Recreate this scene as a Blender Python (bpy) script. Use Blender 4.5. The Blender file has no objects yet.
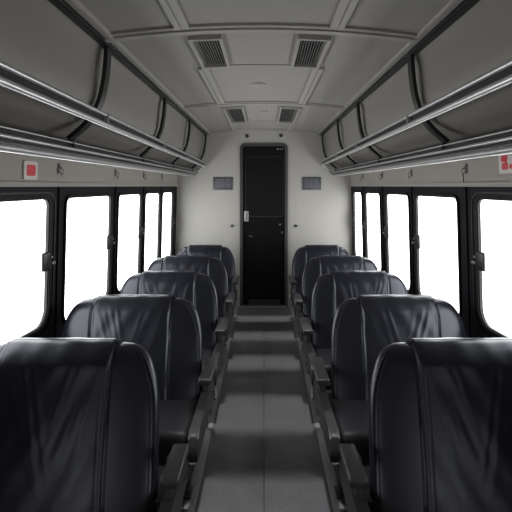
import bpy, bmesh, math, random
from mathutils import Vector, Matrix
random.seed(4)
PI = math.pi
COL = bpy.context.scene.collection
F, U0, V0, HC = 440.0, 264.0, 186.0, 1.65

# ------------------------------------------------------------------ materials
def nd(nt, t, **kw):
    n = nt.nodes.new(t)
    for k, v in kw.items():
        setattr(n, k, v)
    return n

def mat(name, col, rough=.5, metal=0.0, spec=.5, var=.12, nscale=6.0, bump=0.0, bscale=200.0, rvar=.08, coat=0.0, sheen=0.0):
    m = bpy.data.materials.new(name); m.use_nodes = True
    nt = m.node_tree; b = nt.nodes['Principled BSDF']
    tc = nd(nt, 'ShaderNodeTexCoord')
    nz = nd(nt, 'ShaderNodeTexNoise'); nz.inputs['Scale'].default_value = nscale; nz.inputs['Detail'].default_value = 5
    nt.links.new(tc.outputs['Object'], nz.inputs['Vector'])
    mx = nd(nt, 'ShaderNodeMix', data_type='RGBA')
    mx.inputs['A'].default_value = (*[c * (1 - var) for c in col], 1)
    mx.inputs['B'].default_value = (*[min(1, c * (1 + var)) for c in col], 1)
    nt.links.new(nz.outputs['Fac'], mx.inputs['Factor'])
    nt.links.new(mx.outputs['Result'], b.inputs['Base Color'])
    mr = nd(nt, 'ShaderNodeMapRange')
    mr.inputs['To Min'].default_value = max(.02, rough - rvar); mr.inputs['To Max'].default_value = min(1, rough + rvar)
    nt.links.new(nz.outputs['Fac'], mr.inputs['Value'])
    nt.links.new(mr.outputs['Result'], b.inputs['Roughness'])
    b.inputs['Metallic'].default_value = metal
    b.inputs['Specular IOR Level'].default_value = spec
    b.inputs['Coat Weight'].default_value = coat
    if bump:
        n2 = nd(nt, 'ShaderNodeTexNoise'); n2.inputs['Scale'].default_value = bscale; n2.inputs['Detail'].default_value = 3
        nt.links.new(tc.outputs['Object'], n2.inputs['Vector'])
        bp = nd(nt, 'ShaderNodeBump'); bp.inputs['Strength'].default_value = bump; bp.inputs['Distance'].default_value = .002
        nt.links.new(n2.outputs['Fac'], bp.inputs['Height'])
        nt.links.new(bp.outputs['Normal'], b.inputs['Normal'])
    return m

def glass_mat():
    m = bpy.data.materials.new('window_glass'); m.use_nodes = True
    nt = m.node_tree; nt.nodes.clear()
    out = nd(nt, 'ShaderNodeOutputMaterial')
    tr = nd(nt, 'ShaderNodeBsdfTransparent'); tr.inputs['Color'].default_value = (.97, .98, .98, 1)
    gl = nd(nt, 'ShaderNodeBsdfGlossy'); gl.inputs['Roughness'].default_value = .02
    lw = nd(nt, 'ShaderNodeLayerWeight'); lw.inputs['Blend'].default_value = .5
    pw = nd(nt, 'ShaderNodeMath', operation='POWER'); pw.inputs[1].default_value = 5
    nt.links.new(lw.outputs['Facing'], pw.inputs[0])
    fr = nd(nt, 'ShaderNodeMath', operation='MULTIPLY'); fr.inputs[1].default_value = .08
    nt.links.new(pw.outputs[0], fr.inputs[0])
    mx = nd(nt, 'ShaderNodeMixShader')
    nt.links.new(fr.outputs[0], mx.inputs[0]); nt.links.new(tr.outputs[0], mx.inputs[1]); nt.links.new(gl.outputs[0], mx.inputs[2])
    nt.links.new(mx.outputs[0], out.inputs['Surface'])
    return m

def floor_mat():
    m = mat('floor_vinyl', (.098, .098, .103), .42, spec=.45, var=.3, nscale=7, bump=.12, bscale=90, rvar=.1)
    nt = m.node_tree; b = nt.nodes['Principled BSDF']
    src = b.inputs['Base Color'].links[0].from_socket
    tc = nd(nt, 'ShaderNodeTexCoord')
    sp = nd(nt, 'ShaderNodeTexNoise'); sp.inputs['Scale'].default_value = 60; sp.inputs['Detail'].default_value = 4
    nt.links.new(tc.outputs['Object'], sp.inputs['Vector'])
    cr = nd(nt, 'ShaderNodeValToRGB'); cr.color_ramp.elements[0].position = .35; cr.color_ramp.elements[0].color = (.85, .85, .85, 1)
    cr.color_ramp.elements[1].position = .7; cr.color_ramp.elements[1].color = (1.12, 1.12, 1.12, 1)
    nt.links.new(sp.outputs['Fac'], cr.inputs['Fac'])
    mu = nd(nt, 'ShaderNodeMix', data_type='RGBA', blend_type='MULTIPLY'); mu.inputs['Factor'].default_value = 1
    nt.links.new(src, mu.inputs['A']); nt.links.new(cr.outputs['Color'], mu.inputs['B'])
    nt.links.new(mu.outputs['Result'], b.inputs['Base Color'])
    return m

def tint(m, c):
    m.node_tree.nodes['Principled BSDF'].inputs['Specular Tint'].default_value = (*c, 1); return m

M = dict(
    leather=mat('black_leather', (.0105, .011, .0165), .31, spec=.5, var=.2, nscale=9, bump=.16, bscale=260, rvar=.05),
    leather2=mat('cushion_leather', (.020, .020, .022), .5, spec=.45, var=.2, nscale=9, bump=.22, bscale=260),
    piping=mat('piping_vinyl', (.010, .010, .014), .48, spec=.3, var=.15),
    plastic=mat('seat_plastic', (.024, .024, .025), .5, spec=.5, var=.15, bump=.1, bscale=400),
    armpad=mat('armrest_pad', (.036, .036, .038), .40, spec=.5, var=.15, bump=.1, bscale=300),
    steel_dark=mat('dark_steel', (.05, .05, .052), .4, metal=.7),
    black=mat('black_paint', (.009, .009, .010), .38, spec=.5, var=.2),
    frame=mat('window_band_black', (.006, .006, .008), .5, spec=.12, var=.15),
    rubber=mat('rubber_gasket', (.007, .007, .008), .5, spec=.4),
    beige=mat('beige_wall_panel', (.34, .315, .285), .6, spec=.3, var=.05, nscale=3, bump=.08, bscale=150),
    bulk=mat('bulkhead_panel', (.42, .405, .38), .55, spec=.3, var=.05, nscale=2, bump=.05, bscale=120),
    ceil=mat('ceiling_panel', (.30, .287, .267), .6, spec=.3, var=.05, nscale=2, bump=.06, bscale=150),
    batten=mat('ceiling_batten', (.34, .325, .30), .5, spec=.35, var=.05),
    shell=mat('rack_shell', (.225, .212, .195), .5, spec=.35, var=.05, nscale=3, bump=.05, bscale=150),
    chrome=mat('brushed_aluminium', (.62, .62, .63), .36, metal=.75, var=.06, rvar=.05),
    alu=mat('satin_aluminium', (.42, .42, .42), .40, metal=.7, var=.06),
    floor=floor_mat(),
    strip=mat('floor_edge_strip', (.19, .19, .195), .4, spec=.5, var=.15, bump=.08, bscale=120),
    door=mat('door_black', (.005, .005, .006), .3, spec=.22, var=.2),
    doorglass=mat('door_tinted_glass', (.006, .006, .007), .12, spec=.4, var=.1, rvar=.03),
    doorframe=mat('door_frame_grey', (.045, .045, .046), .45, var=.1),
    plate=mat('sign_plate_grey', (.075, .078, .09), .45, var=.1),
    plate_text=mat('sign_print_grey', (.17, .175, .20), .5, var=.1),
    white=mat('sign_white', (.62, .57, .54), .45, var=.04),
    red=mat('sign_red', (.62, .025, .045), .45, var=.12, nscale=40),
    metal=mat('fitting_metal', (.22, .22, .22), .4, metal=.8),
    grille=mat('vent_grille', (.13, .125, .12), .5, var=.08),
    hole=mat('vent_dark', (.012, .012, .012), .8, spec=.2),
    disc=mat('ceiling_disc', (.33, .32, .30), .4, var=.05),
    glass=glass_mat(),
)

for k in ('leather', 'piping'): tint(M[k], (.86, .9, 1.0))
tint(M['leather2'], (.9, .93, 1.0))
# ------------------------------------------------------------------ mesh helpers
def link(name, bm, m, parent=None, smooth=True, angle=40):
    bmesh.ops.recalc_face_normals(bm, faces=bm.faces[:])
    me = bpy.data.meshes.new(name); bm.to_mesh(me); bm.free()
    me.materials.append(m)
    o = bpy.data.objects.new(name, me); COL.objects.link(o)
    if smooth:
        me.polygons.foreach_set('use_smooth', [True] * len(me.polygons))
        try:
            me.set_sharp_from_angle(angle=math.radians(angle))
        except Exception:
            pass
    if parent:
        o.parent = parent
    return o

def tag(o, label=None, cat=None, group=None, kind=None):
    if label: o['label'] = label
    if cat: o['category'] = cat
    if group: o['group'] = group
    if kind: o['kind'] = kind
    return o

def empty(name, loc, label, cat, group=None, kind=None):
    o = bpy.data.objects.new(name, None); COL.objects.link(o)
    o.location = loc; o.empty_display_size = .1
    bpy.context.view_layer.update()
    return tag(o, label, cat, group, kind)

def nb(): return bmesh.new()

def box(bm, x0, x1, y0, y1, z0, z1, r=0.0, seg=2):
    t = bmesh.new()
    bmesh.ops.create_cube(t, size=1)
    for v in t.verts:
        v.co = Vector(((x0 + x1) / 2 + v.co.x * (x1 - x0), (y0 + y1) / 2 + v.co.y * (y1 - y0), (z0 + z1) / 2 + v.co.z * (z1 - z0)))
    if r > 0:
        bmesh.ops.bevel(t, geom=t.edges[:] , offset=r, segments=seg, profile=.5, affect='EDGES')
    merge(bm, t)

def merge(bm, t):
    mp = {}
    for v in t.verts: mp[v] = bm.verts.new(v.co)
    for f in t.faces:
        try: bm.faces.new([mp[v] for v in f.verts])
        except ValueError: pass
    t.free()

def tube(bm, pts, r, n=10, cap=True):
    pts = [Vector(p) for p in pts]; rings = []
    up = None
    for i, p in enumerate(pts):
        a = pts[max(0, i - 1)]; b = pts[min(len(pts) - 1, i + 1)]
        d = (b - a).normalized()
        if up is None:
            up = Vector((0, 0, 1)) if abs(d.z) < .9 else Vector((1, 0, 0))
        s = d.cross(up).normalized(); up = s.cross(d).normalized()
        rr = r[i] if isinstance(r, (list, tuple)) else r
        rings.append([bm.verts.new(p + rr * (math.cos(2 * PI * k / n) * s + math.sin(2 * PI * k / n) * up)) for k in range(n)])
    for a, b in zip(rings, rings[1:]):
        for k in range(n):
            bm.faces.new((a[k], a[(k + 1) % n], b[(k + 1) % n], b[k]))
    if cap:
        bm.faces.new(rings[0][::-1]); bm.faces.new(rings[-1])

def cyl(bm, c, axis, r, h, n=16, r2=None):
    c = Vector(c); a = Vector(axis).normalized()
    tube(bm, [c, c + a * h], [r, r if r2 is None else r2], n)

def sweep_profile(bm, prof, y0, y1):
    """closed (x,z) profile extruded along Y"""
    A = [bm.verts.new((p[0], y0, p[1])) for p in prof]; B = [bm.verts.new((p[0], y1, p[1])) for p in prof]
    n = len(prof)
    for i in range(n):
        bm.faces.new((A[i], A[(i + 1) % n], B[(i + 1) % n], B[i]))
    bm.faces.new(A[::-1]); bm.faces.new(B)

def ribbon(path, thick):
    """closed profile around an open (x,z) path, offset both ways"""
    L, R = [], []
    for i, p in enumerate(path):
        a = Vector(path[max(0, i - 1)]); b = Vector(path[min(len(path) - 1, i + 1)])
        d = (b - a).normalized(); nrm = Vector((-d.y, d.x)) * thick / 2
        L.append(tuple(Vector(p) + nrm)); R.append(tuple(Vector(p) - nrm))
    return L + R[::-1]

def spline(pts, n=6):
    out = []
    P = [Vector(p) for p in pts]
    for i in range(len(P) - 1):
        p0 = P[max(0, i - 1)]; p1 = P[i]; p2 = P[i + 1]; p3 = P[min(len(P) - 1, i + 2)]
        for k in range(n):
            t = k / n
            out.append(.5 * ((2 * p1) + (p2 - p0) * t + (2 * p0 - 5 * p1 + 4 * p2 - p3) * t * t + (3 * p1 - p0 - 3 * p2 + p3) * t ** 3))
    out.append(P[-1])
    return [tuple(p) for p in out]

def rrect(a0, a1, b0, b1, rb, rt, n=8):
    """rounded rectangle loop in (a,b), lower radius rb, upper radius rt"""
    pts = []
    for ca, cb, r, st in ((a0 + rb, b0 + rb, rb, PI), (a1 - rb, b0 + rb, rb, 1.5 * PI), (a1 - rt, b1 - rt, rt, 0), (a0 + rt, b1 - rt, rt, .5 * PI)):
        for k in range(n + 1):
            t = st + .5 * PI * k / n
            pts.append((ca + r * math.cos(t), cb + r * math.sin(t)))
    return pts

def plate_with_holes(outer, holes, f, thick):
    """planar sheet with holes: f(a,b,d) -> 3D point; thickness along d"""
    bm = bmesh.new()
    edges = []
    for loop in [outer] + holes:
        vs = [bm.verts.new((p[0], p[1], 0)) for p in loop]
        for i in range(len(vs)):
            edges.append(bm.edges.new((vs[i], vs[(i + 1) % len(vs)])))
    bmesh.ops.triangle_fill(bm, use_beauty=True, use_dissolve=False, edges=edges)
    r = bmesh.ops.extrude_face_region(bm, geom=bm.faces[:])
    for g in r['geom']:
        if isinstance(g, bmesh.types.BMVert): g.co.z = thick
    for v in bm.verts: v.co = Vector(f(v.co.x, v.co.y, v.co.z))
    return bm

def ring_strip(bm, inner, outer, f, d0, d1):
    """frame ring between two loops of equal count, thickness d0..d1"""
    n = len(inner)
    V = [[bm.verts.new(f(p[0], p[1], d)) for p in L] for L, d in ((inner, d0), (inner, d1), (outer, d1), (outer, d0))]
    for j in range(4):
        A, B = V[j], V[(j + 1) % 4]
        for i in range(n):
            bm.faces.new((A[i], A[(i + 1) % n], B[(i + 1) % n], B[i]))

def smst(a, b, x):
    t = max(0., min(1., (x - a) / (b - a))); return t * t * (3 - 2 * t)

# ------------------------------------------------------------------ setting
YB = 6.0            # back wall
YF = -1.0           # near end behind the viewpoint, shut by an added wall
XC = -.022          # centre of ceiling and door
def wall_x(y, z): return 1.548 - .058 * y + .025 * (1.1 - z)
def wf(s):
    return lambda y, z, d: (s * (wall_x(y, z) - d), y, z)      # d > 0 is towards the aisle

# floor: two sheets meeting at the aisle centre
bm = nb()
box(bm, -1.66, -.0018, YF, YB + .17, -.06, 0, .0015, 1)
box(bm, .0018, 1.66, YF, YB + .17, -.06, 0, .0015, 1)
box(bm, -1.66, 1.66, YF, YB + .17, -.12, -.0605)
tag(link('floor', bm, M['floor']), 'dark grey speckled vinyl floor running down the aisle', 'floor', kind='structure')
for i, s in enumerate((-1, 1)):
    bm = nb(); box(bm, min(s * .352, s * .41), max(s * .352, s * .41), YF, YB - .02, 0, .007, .003, 2)
    tag(link('trim_%d' % (i + 1), bm, M['strip']), 'grey floor edge strip along the %s side of the aisle' % ('left' if s < 0 else 'right'), 'floor trim', kind='structure')

# ceiling
def ceil_z(x): return 2.412 - .055 * ((x - XC) / .78) ** 2
bm = nb()
xs = [-1.6 + 3.2 * i / 40 for i in range(41)]
prof = [(x, ceil_z(x)) for x in xs] + [(x, ceil_z(x) + .06) for x in xs[::-1]]
sweep_profile(bm, prof, YF, YB + .1)
tag(link('ceiling', bm, M['ceil']), 'grey cambered panelled ceiling of the carriage', 'ceiling', kind='structure')

ntrim = [2]
def trim(bm, m, label):
    ntrim[0] += 1
    return tag(link('trim_%d' % ntrim[0], bm, m), label, 'trim', kind='structure')

def arc_strip(bm, y0, y1, x0, x1, h, drop=0.0):
    n = 24
    xs = [x0 + (x1 - x0) * i / n for i in range(n + 1)]
    prof = [(x, ceil_z(x) - h - drop) for x in xs] + [(x, ceil_z(x) + .004) for x in xs[::-1]]
    sweep_profile(bm, prof, y0, y1)
for yb, nm in ((2.10, 'nearest the viewer'), (3.98, 'in the middle'), (5.86, 'near the far wall')):
    bm = nb(); arc_strip(bm, yb - .045, yb - .012, XC - .745, XC + .745, .012); arc_strip(bm, yb - .012, yb + .03, XC - .745, XC + .745, .02)
    trim(bm, M['batten'], 'grey cross batten over the ceiling %s' % nm)
for s, nm in ((-1, 'left'), (1, 'right')):
    bm = nb()
    for (y0, y1) in ((YF, 2.055), (2.76, 3.935), (5.15, 5.815)):
        xa = XC + s * .36
        for w0, w1, h in ((.008, .034, .022), (-.03, .008, .012)):
            p, q = sorted((xa + s * w0, xa + s * w1))
            box(bm, p, q, y0, y1, ceil_z(xa) - h, ceil_z(xa) + .004, .002, 1)
    trim(bm, M['batten'], 'long grey ceiling batten on the %s side' % nm)
    # slim light strip beside the rack's ceiling rail
    bm = nb(); p, q = sorted((s * .715, s * .752)); box(bm, p, q, YF, YB, ceil_z(.735) - .014, ceil_z(.735) + .01, .004, 2)
    trim(bm, M['batten'], 'slim grey strip where the ceiling meets the %s luggage rack' % nm)
# thin seams between the middle ceiling panels
for yb, nm in ((2.76, 'nearer'), (5.14, 'farther')):
    bm = nb(); arc_strip(bm, yb - .008, yb + .008, XC - .20, XC + .19, .006)
    trim(bm, M['batten'], 'thin ceiling panel joint between the %s pair of vents' % nm)

# ceiling vents
for (y0, y1, nm) in ((2.20, 2.73, 'nearer'), (4.17, 5.12, 'farther')):
    for s, side in ((-1, 'left'), (1, 'right')):
        xa = XC + s * .275; hw = .085 if y0 < 3 else .098
        zc = ceil_z(xa)
        tilt = -2 * .055 * (xa - XC) / .78 ** 2
        def vf(a, b, d, xa=xa, zc=zc, tilt=tilt): return (a, b, zc - zc + tilt * a - d)
        r = empty('ceiling_vent', (xa, (y0 + y1) / 2, zc), 'grey slatted ceiling vent, %s one of the %s pair' % (side, nm), 'vent', 'ceiling air vents')
        L = (y1 - y0) / 2
        bm = nb()
        ring_strip(bm, rrect(-hw + .016, hw - .016, -L + .02, L - .02, .004, .004, 3), rrect(-hw, hw, -L, L, .006, .006, 3), vf, 0, .024)
        link('vent_frame', bm, M['batten'], r)
        bm = nb(); box(bm, -hw + .017, hw - .017, -L + .021, L - .021, -.003, -.001)
        link('vent_backing', bm, M['hole'], r)
        bm = nb()
        for k in range(9):
            x = -hw + .022 + (2 * hw - .044) * (k + .5) / 9
            pts = [(x - .004 + .008 * t + .0008 * math.sin(t * 9 + k), -L + .02 + (2 * L - .04) * t, -.010) for t in [i / 14 for i in range(15)]]
            tube(bm, pts, .0026, 6)
        link('slats', bm, M['grille'], r)

# little ceiling discs
for (u, v, rad, nm) in ((259, 85, .055, 'larger round disc on the ceiling behind the nearer vents'), (264, 112, .045, 'small round disc on the ceiling between the farther vents'), (264.5, 122, .04, 'small round disc on the ceiling close to the far door')):
    y = F * .755 / (V0 - v); x = (u - U0) * y / F; z = ceil_z(x)
    r = empty('ceiling_light', (x, y, z), nm.replace('disc', 'grey light disc'), 'ceiling light', 'ceiling light discs')
    bm = nb(); cyl(bm, (0, 0, .002), (0, 0, -1), rad, .012, 28, rad * .93)
    link('base', bm, M['disc'], r)
    bm = nb(); cyl(bm, (0, 0, -.009), (0, 0, -1), rad * .7, .008, 28, rad * .5)
    link('lens', bm, M['batten'], r)

# side walls
LW = {-1: [(1.93, 2.815), (3.02, 3.79), (3.945, 4.56), (4.68, 5.22), (5.31, 5.80)],
      1: [(1.95, 2.83), (3.08, 3.815), (3.965, 4.59), (4.77, 5.34), (5.48, 5.90)]}
ZB, ZT, ZBAND0, ZBAND1 = .68, 1.572, .615, 1.645
EXTRA = [(-.95, -.1)]  # unseen openings added behind the viewpoint to light the near ceiling
ordn = ['nearest', 'second', 'third', 'fourth', 'farthest']
nwin = 0
for s, side in ((-1, 'left'), (1, 'right')):
    f = wf(s)
    bm = plate_with_holes([(YF, 0), (YB + .02, 0), (YB + .02, ZBAND0), (YF, ZBAND0)], [], f, -.06)
    b2 = plate_with_holes([(YF, ZBAND1), (YB + .02, ZBAND1), (YB + .02, 2.42), (YF, 2.42)], [], f, -.06)
    merge(bm, b2)
    tag(link('wall_' + side, bm, M['beige'], smooth=False), 'beige %s side wall below and above the windows' % side, 'wall', kind='structure')
    holes = [rrect(a, b, ZB + .085 * (i == 0), ZT, .11, .055) for i, (a, b) in enumerate(LW[s])] + [rrect(a, b, ZB, ZT, .10, .055) for a, b in EXTRA]
    bm = plate_with_holes([(YF, ZBAND0), (YB + .02, ZBAND0), (YB + .02, ZBAND1), (YF, ZBAND1)], holes, f, -.02)
    trim(bm, M['frame'], 'black window band along the %s wall' % side)
    # light ledge above the window band
    bm = nb(); b2 = plate_with_holes([(YF, ZBAND1 + .002), (YB, ZBAND1 + .002), (YB, ZBAND1 + .026), (YF, ZBAND1 + .030)], [], f, .024); merge(bm, b2)
    trim(bm, M['batten'], 'pale ledge just above the %s windows' % side)
    # pillar cover strips
    for i in range(4):
        ya = LW[s][i][1]; yb = LW[s][i + 1][0]; c = (ya + yb) / 2 + .012
        bm = plate_with_holes([(c - .010, ZBAND0), (c + .010, ZBAND0), (c + .010, ZBAND1), (c - .010, ZBAND1)], [], f, .010)
        trim(bm, M['frame'], 'slim black joint strip after the %s %s window' % (ordn[i], side))
    for i, (a, b) in enumerate(LW[s]):
        nwin += 1; zb = ZB + .085 * (i == 0)
        w = bpy.data.objects.new('window_%d' % nwin, None); COL.objects.link(w)
        w.location = (s * wall_x((a + b) / 2, zb), (a + b) / 2, zb)
        tag(w, '%s window of the %s wall, black frame with white daylight outside' % (ordn[i], side), 'window', 'side windows', 'structure')
        bpy.context.view_layer.update()
        ox, oy, oz = w.location
        g = lambda y, z, d, f=f, ox=ox, oy=oy, oz=oz: tuple(Vector(f(y, z, d)) - Vector((ox, oy, oz)))
        bm = nb()
        k = .034 if i == 0 else .018
        ring_strip(bm, rrect(a, b, zb, ZT, .11, .055), rrect(a - k, b + k, zb - k, ZT + k, .11 + k, .055 + k), g, -.018, .012)
        link('window_frame', bm, M['frame'], w)
        bm = nb()
        ring_strip(bm, rrect(a + .008, b - .008, zb + .008, ZT - .008, .105, .05), rrect(a, b, zb, ZT, .11, .055), g, -.014, .003)
        if i == 0:
            ring_strip(bm, rrect(a - .048, b + .048, zb - .048, ZT + .03, .14, .09), rrect(a - .060, b + .060, zb - .060, ZT + .042, .15, .10), g, -.004, .012)
        link('gasket', bm, M['rubber'], w)
        bm = plate_with_holes(rrect(a + .004, b - .004, zb + .004, ZT - .004, .108, .053), [], lambda y, z, d, g=g: g(y, z, d - .013), .005)
        link('pane', bm, M['glass'], w, smooth=False)
        # latch on the far upright of the frame
        lat = []
        yl = b - .004; zl = 1.172
        bm = nb()
        for (y0, y1, z0, z1, d0, d1) in ((yl - .085, yl + .004, zl - .058, zl + .062, .004, .024),):
            t = nb(); box(t, d0, d1, y0, y1, z0, z1, .009, 3)
            for v in t.verts: v.co = Vector(g(v.co.y, v.co.z, v.co.x))
            merge(bm, t)
        lt = link('latch', bm, M['black'], w)
        bm = nb()
        t = nb(); box(t, .008, .034, yl - .002, yl + .040, zl - .026, zl - .006, .005, 2); box(t, .010, .030, yl - .004, yl + .016, zl + .012, zl + .030, .004, 2)
        for v in t.verts: v.co = Vector(g(v.co.y, v.co.z, v.co.x))
        merge(bm, t)
        link('latch_lever', bm, M['metal'], lt)

# coat hooks on the header above the pillars
for s, side in ((-1, 'left'), (1, 'right')):
    for i in range(4):
        y = (LW[s][i][1] + LW[s][i + 1][0]) / 2; z = 1.765
        r = empty('coat_hook', (s * wall_x(y, z), y, z), '%s small metal coat hook with strap above the %s windows' % (['nearest', 'second nearest', 'third nearest', 'farthest'][i], side), 'hook', 'coat hooks above the windows')
        bm = nb(); p, q = sorted((0, -s * .008)); box(bm, p, q, -.016, .016, -.03, .035, .003, 2)
        link('back_plate', bm, M['grille'], r)
        bm = nb(); tube(bm, [(-s * x, 0, zz) for x, zz in spline([(.006, .01), (.026, .0), (.034, -.022), (.024, -.038), (.014, -.03)], 4)], .0042, 8)
        link('hook', bm, M['alu'], r)
        bm = nb(); L = .2 if (s > 0 and i == 0) else .028
        tube(bm, [(-s * (.024 - .006 * math.sin(t * 5)), .004 * math.sin(t * 6), -.03 - L * t) for t in [k / 10 for k in range(11)]], .0028, 6)
        link('strap', bm, M['steel_dark'] if L > .1 else M['batten'], r)

# back wall with doorway
dx0, dx1, dz1 = (240.5 - U0) / 73.33, (287 - U0) / 73.33, HC + 42 / 73.33
fb = lambda x, z, d: (x, YB - d, z)
arch = [(dx1, 0)] + [p for p in rrect(dx0, dx1, .0, dz1, .001, .06, 8) if p[1] > .5] + [(dx0, 0)]
outer = [(-1.25, 0)] + [(-1.25, 2.5), (1.25, 2.5), (1.25, 0)] + arch
bm = plate_with_holes(outer, [], fb, -.08)
tag(link('wall_back', bm, M['bulk'], smooth=False), 'pale grey-beige bulkhead wall around the black door', 'wall', kind='structure')
bm = nb(); box(bm, -1.1, 1.1, YB + .12, YB + .16, -.06, 2.5)
trim(bm, M['hole'], 'dark backing behind the far door')
bm = nb(); box(bm, -1.75, 1.75, YF - .08, YF - .002, -.06, 2.5)  # unseen wall added to block front light and reflect a little onto the seats
tag(link('wall_front_added', bm, M['bulk'], smooth=False), 'grey-beige end wall added behind the viewpoint to limit the front light', 'wall', kind='structure')
d = bpy.data.objects.new('door_1', None); COL.objects.link(d); d.location = ((dx0 + dx1) / 2, YB, 0)
tag(d, 'narrow black door with rounded grey frame at the end of the aisle', 'door', kind='structure')
bpy.context.view_layer.update()
dcx = (dx0 + dx1) / 2; hw = (dx1 - dx0) / 2
fd = lambda x, z, dd: (x, -dd, z)
def door_loop(w, z0, z1, r): return rrect(-w, w, z0, z1, .004, r, 8)
bm = nb(); ring_strip(bm, door_loop(hw - .030, .03, dz1 - .030, .035), door_loop(hw + .008, 0.002, dz1 + .008, .068), fd, -.06, .022)
link('door_frame', bm, M['doorframe'], d)
bm = plate_with_holes(door_loop(hw - .031, .031, dz1 - .031, .034), [], lambda x, z, q: fd(x, z, q - .045), .03)
slab = link('door_panel', bm, M['door'], d)
def dpx(u): return (u - U0) / 73.33 - dcx
def dpz(v): return HC - (v - V0) / 73.33
bm = nb(); wx0, wx1 = dpx(246), dpx(283)
ring_strip(bm, rrect(wx0, wx1, dpz(216), dpz(157), .02, .02, 5), rrect(wx0 - .014, wx1 + .014, dpz(216) - .014, dpz(157) + .014, .03, .03, 5), fd, -.018, -.008)
link('window_gasket', bm, M['rubber'], slab)
bm = plate_with_holes(rrect(wx0, wx1, dpz(216), dpz(157), .02, .02, 5), [], lambda x, z, q: fd(x, z, q - .0165), .004)
link('door_glass', bm, M['doorglass'], slab)
bm = nb(); box(bm, dpx(244.2), dpx(248.6), -.008, .017, dpz(221.5), dpz(211), .004, 2)
hp = link('handle_plate', bm, M['alu'], d)
bm = nb(); box(bm, dpx(245.6), dpx(247.2), -.022, -.007, dpz(219), dpz(213.5), .004, 2)
link('handle', bm, M['metal'], hp)
bm = nb()
tube(bm, [(dpx(249), .012, dpz(235.6)), (dpx(249), -.02, dpz(235.6)), (dpx(252.5), -.024, dpz(236.4))], .008, 8)
link('lever', bm, M['metal'], d)
for (u, v) in ((280, 224.5), (282, 232.5)):
    bm = nb(); cyl(bm, (dpx(u), .016, dpz(v)), (0, -1, 0), .016, .024, 14, .011)
    link('bolt', bm, M['metal'], d)
for (u, rr) in ((277.5, .013), (280.2, .010), (282.5, .009)):
    bm = nb(); cyl(bm, (dpx(u), .016, dpz(149)), (0, -1, 0), rr, .022, 14, rr * .7)
    link('indicator', bm, M['alu'], d)
bm = nb(); ring_strip(bm, rrect(dpx(250), dpx(279), dpz(304), dpz(301), .012, .012, 4), rrect(dpx(248.6), dpx(280.4), dpz(305), dpz(300), .02, .02, 4), fd, -.016, -.002)
box(bm, dpx(250), dpx(279), .010, .016, dpz(304), dpz(301))
link('kick_plate', bm, M['doorframe'], d)
bm = nb(); box(bm, dx0, dx1, YB - .05, YB + .06, .0005, .016, .005, 2)
trim(bm, M['strip'], 'grey threshold strip at the foot of the far door')

# sign plates beside the door (their printing is not legible in the photo)
for s, (u0, u1, v0, v1) in ((-1, (213.2, 232.8, 177.2, 190)), (1, (302, 321, 177, 190))):
    x0, x1, z0, z1 = (u0 - U0) / 73.33, (u1 - U0) / 73.33, HC - (v1 - V0) / 73.33, HC - (v0 - V0) / 73.33
    cx, cz = (x0 + x1) / 2, (z0 + z1) / 2; w, h = (x1 - x0) / 2, (z1 - z0) / 2
    r = empty('notice_plate', (cx, YB, z0), 'small dark grey notice plate on the wall %s of the door' % ('left' if s < 0 else 'right'), 'sign', 'notice plates by the door')
    bm = nb(); box(bm, -w, w, -.012, .004, 0, 2 * h, .004, 2)
    link('plate', bm, M['plate'], r)
    bm = nb()
    rows = [(.80, -.78, .1), (.80, .3, .78), (.62, -.78, .22), (.62, .38, .6), (.47, -.78, -.05), (.47, .02, .25), (.45, .36, .8), (.30, -.78, .16), (.30, .32, .74)] if s < 0 else \
           [(.78, -.68, -.36), (.78, -.2, .72), (.62, -.68, -.52), (.62, -.36, .1), (.62, .26, .74), (.46, -.68, -.4), (.46, -.26, .3), (.46, .44, .74), (.28, -.68, .62)]
    for (t, a, b) in rows:
        box(bm, a * w, b * w, -.0135, -.0115, 2 * h * t - .006, 2 * h * t + .006)
    link('print_lines', bm, M['plate_text'], r)

# small wall fittings
for (u, v, lab) in ((247, 136, 'small dark round fitting above the door, left one'), (281, 135.5, 'small dark round fitting above the door, right one')):
    r = empty('wall_fitting', ((u - U0) / 73.33, YB, HC - (v - V0) / 73.33), lab, 'fitting', 'fittings above the door')
    bm = nb(); cyl(bm, (0, 0, 0), (0, -1, 0), .026, .012, 18, .022); link('base', bm, M['doorframe'], r)
    bm = nb(); cyl(bm, (0, -.011, 0), (0, -1, 0), .014, .016, 14, .009); link('knob', bm, M['steel_dark'], r)
for (u, v, lab) in ((232.3, 226, 'small metal wall catch left of the door'), (295.6, 226, 'small metal wall catch right of the door')):
    r = empty('wall_catch', ((u - U0) / 73.33, YB, HC - (v - V0) / 73.33), lab, 'catch', 'wall catches beside the door')
    bm = nb(); cyl(bm, (0, 0, 0), (0, -1, 0), .022, .014, 16, .019); link('base', bm, M['steel_dark'], r)
    bm = nb(); tube(bm, [(-.024, -.022, -.006), (0, -.024, 0), (.03, -.03, .008)], .007, 8); link('catch_arm', bm, M['metal'], r)

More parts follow.
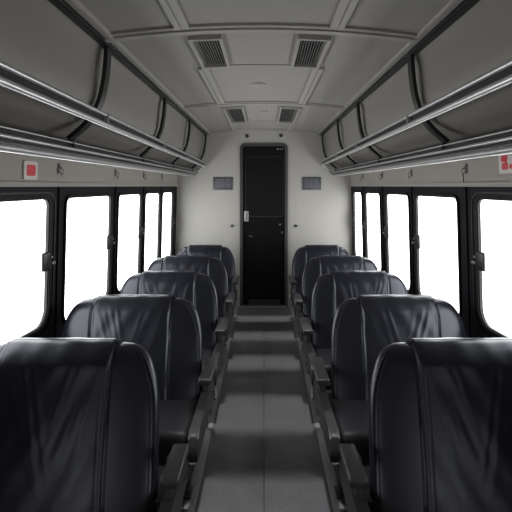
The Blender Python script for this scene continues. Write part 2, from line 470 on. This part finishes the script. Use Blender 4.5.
# red square signs on the headers
for s, side, (y, z0, z1, w) in ((-1, 'left', (2.59, 1.688, 1.796, .068)), (1, 'right', (2.485, 1.722, 1.842, .085))):
    f = wf(s)
    r = empty('safety_sign', (s * wall_x(y, z0), y, z0), 'white sign with a red square above the %s windows' % side, 'sign', 'red and white signs above the windows')
    ox, oy, oz = r.location
    g = lambda yy, z, dd: tuple(Vector(f(yy, z, dd)) - Vector((ox, oy, oz)))
    bm = plate_with_holes(rrect(y - w, y + w, z0, z1, .012, .012, 4), [], lambda a, b, q: g(a, b, q + .001), .010)
    link('sign_plate', bm, M['white'], r)
    h = z1 - z0
    if s < 0:
        loops = [rrect(y - w * .62, y + w * .62, z0 + h * .2, z0 + h * .8, .012, .012, 4)]
    else:
        loops = [rrect(y + w * .02, y + w * .70, z0 + h * .55, z0 + h * .86, .012, .012, 4), rrect(y - w * .05, y + w * .60, z0 + h * .18, z0 + h * .50, .010, .010, 4),
                 rrect(y + w * .1, y + w * .3, z0 + h * .46, z0 + h * .6, .004, .004, 3), rrect(y - w * .7, y - w * .2, z0 + h * .2, z0 + h * .42, .01, .01, 4)]
    bm = nb()
    for lp in loops:
        merge(bm, plate_with_holes(lp, [], lambda a, b, q: g(a, b, q + .0085), .0045))
    link('red_mark', bm, M['red'], r)

# ------------------------------------------------------------------ luggage racks
BR = {-1: [.95, 2.20, 3.47, 4.64, 5.90], 1: [1.05, 2.34, 3.66, 4.67, 5.90]}
TZ = {-1: lambda y: 2.032 - .0125 * y, 1: lambda y: 2.052 - .0125 * y}
TX = {-1: .79, 1: .772}
SHELL = spline([(.802, 2.385), (.828, 2.30), (.840, 2.20), (.852, 2.10), (.885, 2.025), (.96, 1.968), (1.06, 1.925), (1.16, 1.875), (1.20, 1.846)], 6)
BRK = spline([(.781, 2.375), (.785, 2.26), (.801, 2.14), (.831, 2.042), (.885, 1.962), (.972, 1.884)], 6)
for s, side in ((-1, 'left'), (1, 'right')):
    Y0 = .2
    r = empty('luggage_rack', (s * .95, 3.0, 1.78), 'long overhead luggage rack with aluminium rails above the %s windows' % side, 'luggage rack', 'overhead luggage racks')
    ox, oy, oz = r.location
    def L(a, y, z): return (s * a - ox, y - oy, z - oz)
    YE = YB - .03
    bm = nb(); sweep_profile(bm, [(s * a - ox, z - oz) for a, z in ribbon(SHELL, .012)], Y0 - oy, YE - oy)
    link('shell_panel', bm, M['shell'], r)
    bm = nb()
    sweep_profile(bm, [(s * a - ox, z - oz) for a, z in ((.955, 1.806), (1.36, 1.838), (1.36, 1.846), (.955, 1.814))], Y0 - oy, YE - .02 - oy)
    link('bottom_panel', bm, M['shell'], r)
    bm = nb(); p, q = sorted((s * .757 - ox, s * .803 - ox)); box(bm, p, q, Y0 - oy, YE - oy, 2.338 - oz, 2.384 - oz, .006, 2)
    link('ceiling_rail', bm, M['black'], r)
    tx = TX[s]; ys = [Y0 + (5.88 - Y0) * k / 24 for k in range(25)]
    def end_curve(z):   # tube turns outward at the far end
        return [L(tx + .012, 5.91, z), L(tx + .05, 5.935, z - .02), L(tx + .10, 5.945, z - .06)]
    bm = nb(); tube(bm, [L(tx, y, TZ[s](y)) for y in ys] + end_curve(TZ[s](5.9)), .0098, 12)
    link('upper_rail', bm, M['chrome'], r)
    bm = nb(); tube(bm, [L(tx, y, TZ[s](y) - .05) for y in ys] + end_curve(TZ[s](5.9) - .05), .0132, 12)
    link('hand_rail', bm, M['chrome'], r)
    bm = nb()
    A = [L(tx + .006, y, TZ[s](y) - .004) for y in ys]; B = [L(tx + .006, y, TZ[s](y) - .046) for y in ys]
    for off in (0, .006):
        pass
    va = [[bm.verts.new(Vector(p) + Vector((s * o, 0, 0))) for p in P] for P, o in ((A, 0), (B, 0), (B, .006), (A, .006))]
    for j in range(4):
        for k in range(len(ys) - 1):
            bm.faces.new((va[j][k], va[(j + 1) % 4][k], va[(j + 1) % 4][k + 1], va[j][k + 1]))
    bm.faces.new([va[j][0] for j in range(4)]); bm.faces.new([va[j][-1] for j in range(4)][::-1])
    link('rail_web', bm, M['black'], r)
    for nm, a, z, rad, m in (('bottom_rail', .95, 1.792, .0175, 'alu'), ('middle_rail', .953, 1.834, .0085, 'chrome'), ('thin_rail', .956, 1.866, .0042, 'chrome')):
        bm = nb(); tube(bm, [L(a, Y0, z), L(a, 3, z), L(a, 5.86, z), L(a - .02, 5.93, z + .01), L(a - .05, 5.955, z + .04)], rad, 12)
        link(nm, bm, M[m], r)
    bm = nb()     # black strip standing in for the shaded gaps between the lower rails
    sweep_profile(bm, [(s * a - ox, z - oz) for a, z in ((.966, 1.80), (.966, 1.868), (.972, 1.868), (.972, 1.80))], Y0 - oy, 5.93 - oy)
    link('rail_gap_shade', bm, M['black'], r)
    for y in BR[s]:
        bm = nb(); hwid = .027 if y < 5.5 else .018
        sweep_profile(bm, [(s * a - ox, z - oz) for a, z in ribbon(BRK, .020)], y - hwid - oy, y + hwid - oy)
        bmesh.ops.bevel(bm, geom=[e for e in bm.edges if abs(e.verts[0].co.y - e.verts[1].co.y) < 1e-6], offset=.004, segments=2, affect='EDGES')
        tube(bm, [L(.966, y, 1.888), L(.958, y, 1.868), L(.952, y, 1.838)], .008, 8)
        bk = link('bracket', bm, M['black'], r)
        bm = nb(); cyl(bm, L(.757, y, 2.352), (-s, 0, 0), .016, .014, 14, .012); cyl(bm, L(.748, y, 2.352), (-s, 0, 0), .007, .012, 10)
        link('bolt', bm, M['metal'], bk)
        bm = nb(); z = TZ[s](y); p, q = sorted((s * (tx - .0145) - ox, s * (tx + .004) - ox))
        box(bm, p, q, y - .006 - oy, y + .006 - oy, z - .060 - oz, z + .008 - oz, .003, 2)
        box(bm, *sorted((s * (tx) - ox, s * .835 - ox)), y - .010 - oy, y + .010 - oy, z - .035 - oz, z - .012 - oz, .003, 2)
        link('rail_clip', bm, M['alu'], bk)

# ------------------------------------------------------------------ seats
ROWS = [  # distance of backrest top, aisle edge, wall edge (left), (right)
    (2.14, (.497, 1.40), (.497, 1.40)),
    (2.99, (.415, 1.327), (.449, 1.326)),
    (3.84, (.400, 1.240), (.410, 1.240)),
    (4.69, (.384, 1.240), (.403, 1.215)),
    (5.54, (.365, 1.108), (.353, 1.090)),
]
TAN = .45
def make_backrest(root, W, cx, rnd, seam_in, seam_out, s, h0=.285):
    """W half width, cx local centre; local x positive outward before mirroring with s"""
    H0, H1, T0, R, RX = h0, .890, .150, .235, .175
    NF, NBK = 190, 36
    folds = []
    for sg in (-1, 1):
        for k in range(5):
            folds.append((sg * (.50 - .07 * k + rnd.uniform(-.03, .03)), sg * (.20 - .06 * k + rnd.uniform(-.06, .06)), .30 + rnd.uniform(-.05, .15), rnd.uniform(.0010, .0028), rnd.uniform(.02, .038)))
    def prof(z_i):
        # returns z, w, T
        if z_i <= 1:
            z = H0 + (H1 - R - H0) * z_i; return z, W - .012 * (1 - z_i) ** 2, T0
        a = (z_i - 1) * PI / 2
        c = math.cos(a)
        return H1 - R + R * math.sin(a), W - RX + RX * max(c, 0) ** .76, T0 * max(.0, min(1, c * 1.55)) ** .5
    def front_raise(q, z):
        t = (z - H0) / (H1 - H0)
        hw = seam_out if q > 0 else seam_in
        hw = hw - .03 * (1 - t ** 2)
        aq = abs(q)
        rise = (.013 + .009 * smst(.75, .98, t)) * (1 - smst(hw - .012, hw + .016, aq))
        groove = -.005 * math.exp(-((aq - hw - .02) / .010) ** 2) - .0022 * math.exp(-((aq - hw + .045) / .008) ** 2)
        pill = .0035 * (1 - (min(aq, hw) / hw) ** 2) * (.35 + .65 * math.sin(PI * min(1, max(0, t))))
        wr = 0.
        if aq < hw - .02:
            fade = smst(hw - .02, hw - .12, aq)
            for (qa, qb, tb, amp, wd) in folds:
                if t > tb - .1:
                    k = (t - tb) / (.95 - tb); qq = qb + (qa - qb) * k
                    wr += amp * math.exp(-((q - qq) / wd) ** 2) * smst(-.25, .25, k) * (1 - smst(.85, 1.05, k))
            wr *= .4 + .6 * fade if False else 1
            wr += .002 * math.sin(q * 17 + z * 21) * math.sin(z * 13 + q * 5)
        return rise + groove + pill + wr
    nexp = 4.2
    flare = .055 if h0 < .26 else .04
    def fx(x, z): return x - flare * max(0, min(1, (H1 - .1 - z) / .5))
    def ysec(x, w, T): return T / 2 * max(0., 1 - min(1, abs(x / w)) ** nexp) ** (1 / nexp * 1.6)
    zs = [i / 34 for i in range(35)] + [1 + (k / 22) ** .85 for k in range(1, 23)]
    bm = nb(); rings = []
    for zi in zs:
        z, w, T = prof(zi)
        topf = smst(.0, .35, 1 - max(0, zi - 1))
        ring = []
        yc = TAN * (z - H1) - .015
        for i in range(NF + 1):
            a = -PI / 2 + PI * i / NF
            x = w * math.sin(a) if True else 0
            rr = front_raise(x / W, z)
            edge = smst(0, .10, 1 - abs(x / w))
            yy = yc - ysec(x, w, T) - rr * edge * (.35 + .65 * topf)
            zz = z + rr * (1 - topf) * .9 * edge
            ring.append((x, yy, zz))
        for i in range(1, NBK):
            a = PI / 2 - PI * i / NBK
            x = w * math.sin(a)
            rr = front_raise(x / W, z) if zi > 1 else 0
            edge = smst(0, .10, 1 - abs(x / w))
            ring.append((x, yc + ysec(x, w, T), z + rr * (1 - topf) * .9 * edge))
        rings.append([bm.verts.new((s * (cx + fx(p[0], p[2])), p[1], p[2])) for p in ring])
    n = len(rings[0])
    for A, B in zip(rings, rings[1:]):
        for i in range(n):
            bm.faces.new((A[i], A[(i + 1) % n], B[(i + 1) % n], B[i]))
    bm.faces.new(rings[0][::-1]); bm.faces.new(rings[-1])
    bk = link('backrest', bm, M['leather'], root, angle=60)
    # piping along the bolster rims (front edge) and the two seams
    for sg in (-1, 1):
        for fr, rad in ((.972, .0046), (.935, .0032)):
            pts = []
            for zi in [k / 16 for k in range(17)] + [1 + k / 20 for k in range(1, 15)]:
                z, w, T = prof(zi); x = sg * w * fr
                if abs(x / W) < (seam_out if sg > 0 else seam_in) + .03: break
                yc = TAN * (z - H1) - .015
                rr = front_raise(x / W, z); edge = smst(0, .10, 1 - abs(x / w)); topf = smst(.0, .35, 1 - max(0, zi - 1))
                pts.append((s * (cx + fx(x, z)), yc - ysec(x, w, T) - rr * edge * (.35 + .65 * topf) - .001, z + rr * (1 - topf) * .9 * edge))
            bm = nb(); tube(bm, pts, rad, 8); link('piping', bm, M['piping'], bk)
        hw0 = seam_out if sg > 0 else seam_in
        pts = []
        for zi in [k / 20 for k in range(21)] + [1 + k / 24 for k in range(1, 21)]:
            z, w, T = prof(zi); t = (z - H0) / (H1 - H0)
            q = sg * (hw0 - .03 * (1 - t ** 2) + .02); x = q * W
            if abs(x) > w * .97: break
            yc = TAN * (z - H1) - .015
            rr = front_raise(q, z); edge = smst(0, .10, 1 - abs(x / w)); topf = smst(.0, .35, 1 - max(0, zi - 1))
            pts.append((s * (cx + fx(x, z)), yc - ysec(x, w, T) - rr * edge * (.35 + .65 * topf), z + rr * (1 - topf) * .9 * edge))
        bm = nb(); tube(bm, pts, .0027, 8); link('seam_piping', bm, M['piping'], bk)
    return bk

rown = ['first row, nearest the viewer', 'second row from the viewer', 'third row from the viewer', 'fourth row from the viewer', 'last row, against the far wall']
for k, (Y, ll, rl) in enumerate(ROWS):
    for s, side, (xi, xo) in ((-1, 'left', ll), (1, 'right', rl)):
        rnd = random.Random(17 * k + s)
        mid = (xi + xo) / 2; W = (xo - xi) / 2
        r = empty('bus_seat', (s * mid, Y, 0), 'black leather seat %s of the aisle, %s' % (side, rown[k]), 'seat', 'black leather seats along the aisle')
        si, so = (.53, .62) if k == 0 else (.555, .555)
        make_backrest(r, W, 0, rnd, si, so, s, .24 if k == 0 else .285)
        def X(a): return s * (a - mid)
        def bx(bm, a0, a1, *rest): box(bm, *sorted((X(a0), X(a1))), *rest)
        # seat cushion
        psh = .028 if k == 0 else 0
        bm = nb(); bx(bm, .387 + psh, xo - .03, -.735, -.16, .215, .380, .040, 5)
        bmesh.ops.subdivide_edges(bm, edges=[e for e in bm.edges if e.calc_length() > .2], cuts=10, use_grid_fill=True)
        hwc = (xo - .03 - .387 - psh) / 2; cxx = (X(.387 + psh) + X(xo - .03)) / 2
        for v in bm.verts:
            t = (v.co.y + .735) / .575
            if v.co.z > .28:
                v.co.z += .012 * (1 - ((v.co.x - cxx) / hwc) ** 2) * math.sin(PI * max(0, min(1, t))) - (.11 if k == 0 else .045) * t
        link('cushion', bm, M['leather2'], r)
        # aisle side panel
        bm = nb()
        pr = [(-.775, .262), (-.780, .300), (-.765, .352), (-.735, .383), (-.60, .387), (-.30, .382), (-.10, .372), (-.03, .345), (-.02, .28), (-.06, .255), (-.72, .252)]
        pr = spline(pr + [pr[0]], 4)[:-1]
        a0, a1 = sorted((X(.334 + psh), X(.386 + psh)))
        A = [bm.verts.new((a0, p[0], p[1])) for p in pr]; B = [bm.verts.new((a1, p[0], p[1])) for p in pr]
        for i in range(len(pr)): bm.faces.new((A[i], A[(i + 1) % len(pr)], B[(i + 1) % len(pr)], B[i]))
        fa = bm.faces.new(A[::-1]); fb_ = bm.faces.new(B)
        bmesh.ops.bevel(bm, geom=list(fa.edges) + list(fb_.edges), offset=.010, segments=3, affect='EDGES')
        link('side_panel', bm, M['plastic'], r)
        # armrest and its post
        ash = .018 if k == 0 else 0
        arm = nb(); bx(arm, .300 + ash, .374 + ash, -.505, -.165 - ash * 5.5, .518, .556, .011, 3)
        for v in arm.verts:
            t = (v.co.y + .505) / .34
            if s * v.co.x + mid > .35: v.co.x -= s * .006 * t
        ao = link('armrest', arm, M['armpad'], r)
        bm = nb()
        ps = -.10 if k == 0 else -.02
        pp = spline([(-.20 + ps, .525), (-.215 + ps, .46), (-.235 + ps, .39), (-.24 + ps, .34)], 4)
        prof = ribbon(pp, .05)
        a0, a1 = sorted((X(.345 + psh), X(.375 + psh)))
        A = [bm.verts.new((a0, p[0], p[1])) for p in prof]; B = [bm.verts.new((a1, p[0], p[1])) for p in prof]
        for i in range(len(prof)): bm.faces.new((A[i], A[(i + 1) % len(prof)], B[(i + 1) % len(prof)], B[i]))
        bm.faces.new(A[::-1]); bm.faces.new(B)
        bmesh.ops.bevel(bm, geom=bm.edges[:], offset=.004, segments=1, affect='EDGES')
        link('armrest_post', bm, M['plastic'], r)
        # frame pan and legs with feet
        bm = nb(); bx(bm, .395, xo - .05, -.70, -.10, .19, .220, .008, 2)
        bx(bm, .43, xo - .06, -.30, -.17, .235, .33, .01, 2)
        link('seat_frame', bm, M['black'], r)
        for a in (.405, xo - .12):
            for (y0, y1) in ((-.60, -.64), (-.20, .04)):
                bm = nb()
                tube(bm, [(X(a), y0, .215), (X(a), y1, .010)], .014, 10)
                box(bm, X(a) - .022, X(a) + .022, y1 - .045, y1 + .045, .0072, .018, .003, 2)
                cyl(bm, (X(a), y1 + .03, .016), (0, 0, 1), .008, .010, 10)
                link('leg', bm, M['steel_dark'], r)
        # recline lever low on the aisle side
        if k == 0: continue
        bm = nb(); tube(bm, [(X(.334), -.05, .285), (X(.322), -.055, .285), (X(.318), -.085, .27), (X(.318), -.125, .262)], .007, 8)
        link('recline_lever', bm, M['metal'], r)

# ------------------------------------------------------------------ light
sc = bpy.context.scene
w = bpy.data.worlds.new('daylight'); sc.world = w; w.use_nodes = True
w.node_tree.nodes['Background'].inputs['Color'].default_value = (1, 1, 1, 1)
w.node_tree.nodes['Background'].inputs['Strength'].default_value = 5.6
def portal(loc, rot, sx, sy):
    l = bpy.data.lights.new('daylight_portal', 'AREA'); l.shape = 'RECTANGLE'; l.size = sx; l.size_y = sy
    l.cycles.is_portal = True
    o = bpy.data.objects.new('daylight_portal', l); COL.objects.link(o); o.location = loc; o.rotation_euler = rot
for s in (-1, 1):
    for a, b in LW[s] + EXTRA:
        y = (a + b) / 2
        portal((s * (wall_x(y, 1.1) + .09), y, (ZB + ZT) / 2), (0, s * PI / 2, 0), ZT - ZB, b - a)

# added narrow area lights, no real fixtures, casting lit bands on the aisle floor
for (y0, y1, p) in ((2.15, 2.49, 1), (2.95, 3.46, 1), (3.95, 4.27, 1), (4.71, 4.97, 1), (5.36, 5.58, 1)):
    l = bpy.data.lights.new('added_band_light', 'AREA'); l.shape = 'RECTANGLE'; l.size = .86; l.size_y = y1 - y0
    l.spread = math.radians(5); l.energy = 2.1 * (y1 - y0) * p
    o = bpy.data.objects.new('added_band_light', l); COL.objects.link(o); o.location = (0, (y0 + y1) / 2, 2.375)

# ------------------------------------------------------------------ camera
cam = bpy.data.cameras.new('camera'); co = bpy.data.objects.new('camera', cam); COL.objects.link(co)
co.location = (0, 0, HC); co.rotation_euler = (PI / 2, 0, 0)
cam.sensor_width = 36; cam.lens = F / 512 * 36
cam.shift_x = (256 - U0) / 512; cam.shift_y = -(256 - V0) / 512
cam.clip_start = .02
sc.camera = co
sc.view_settings.view_transform = 'Standard'
sc.view_settings.look = 'None'
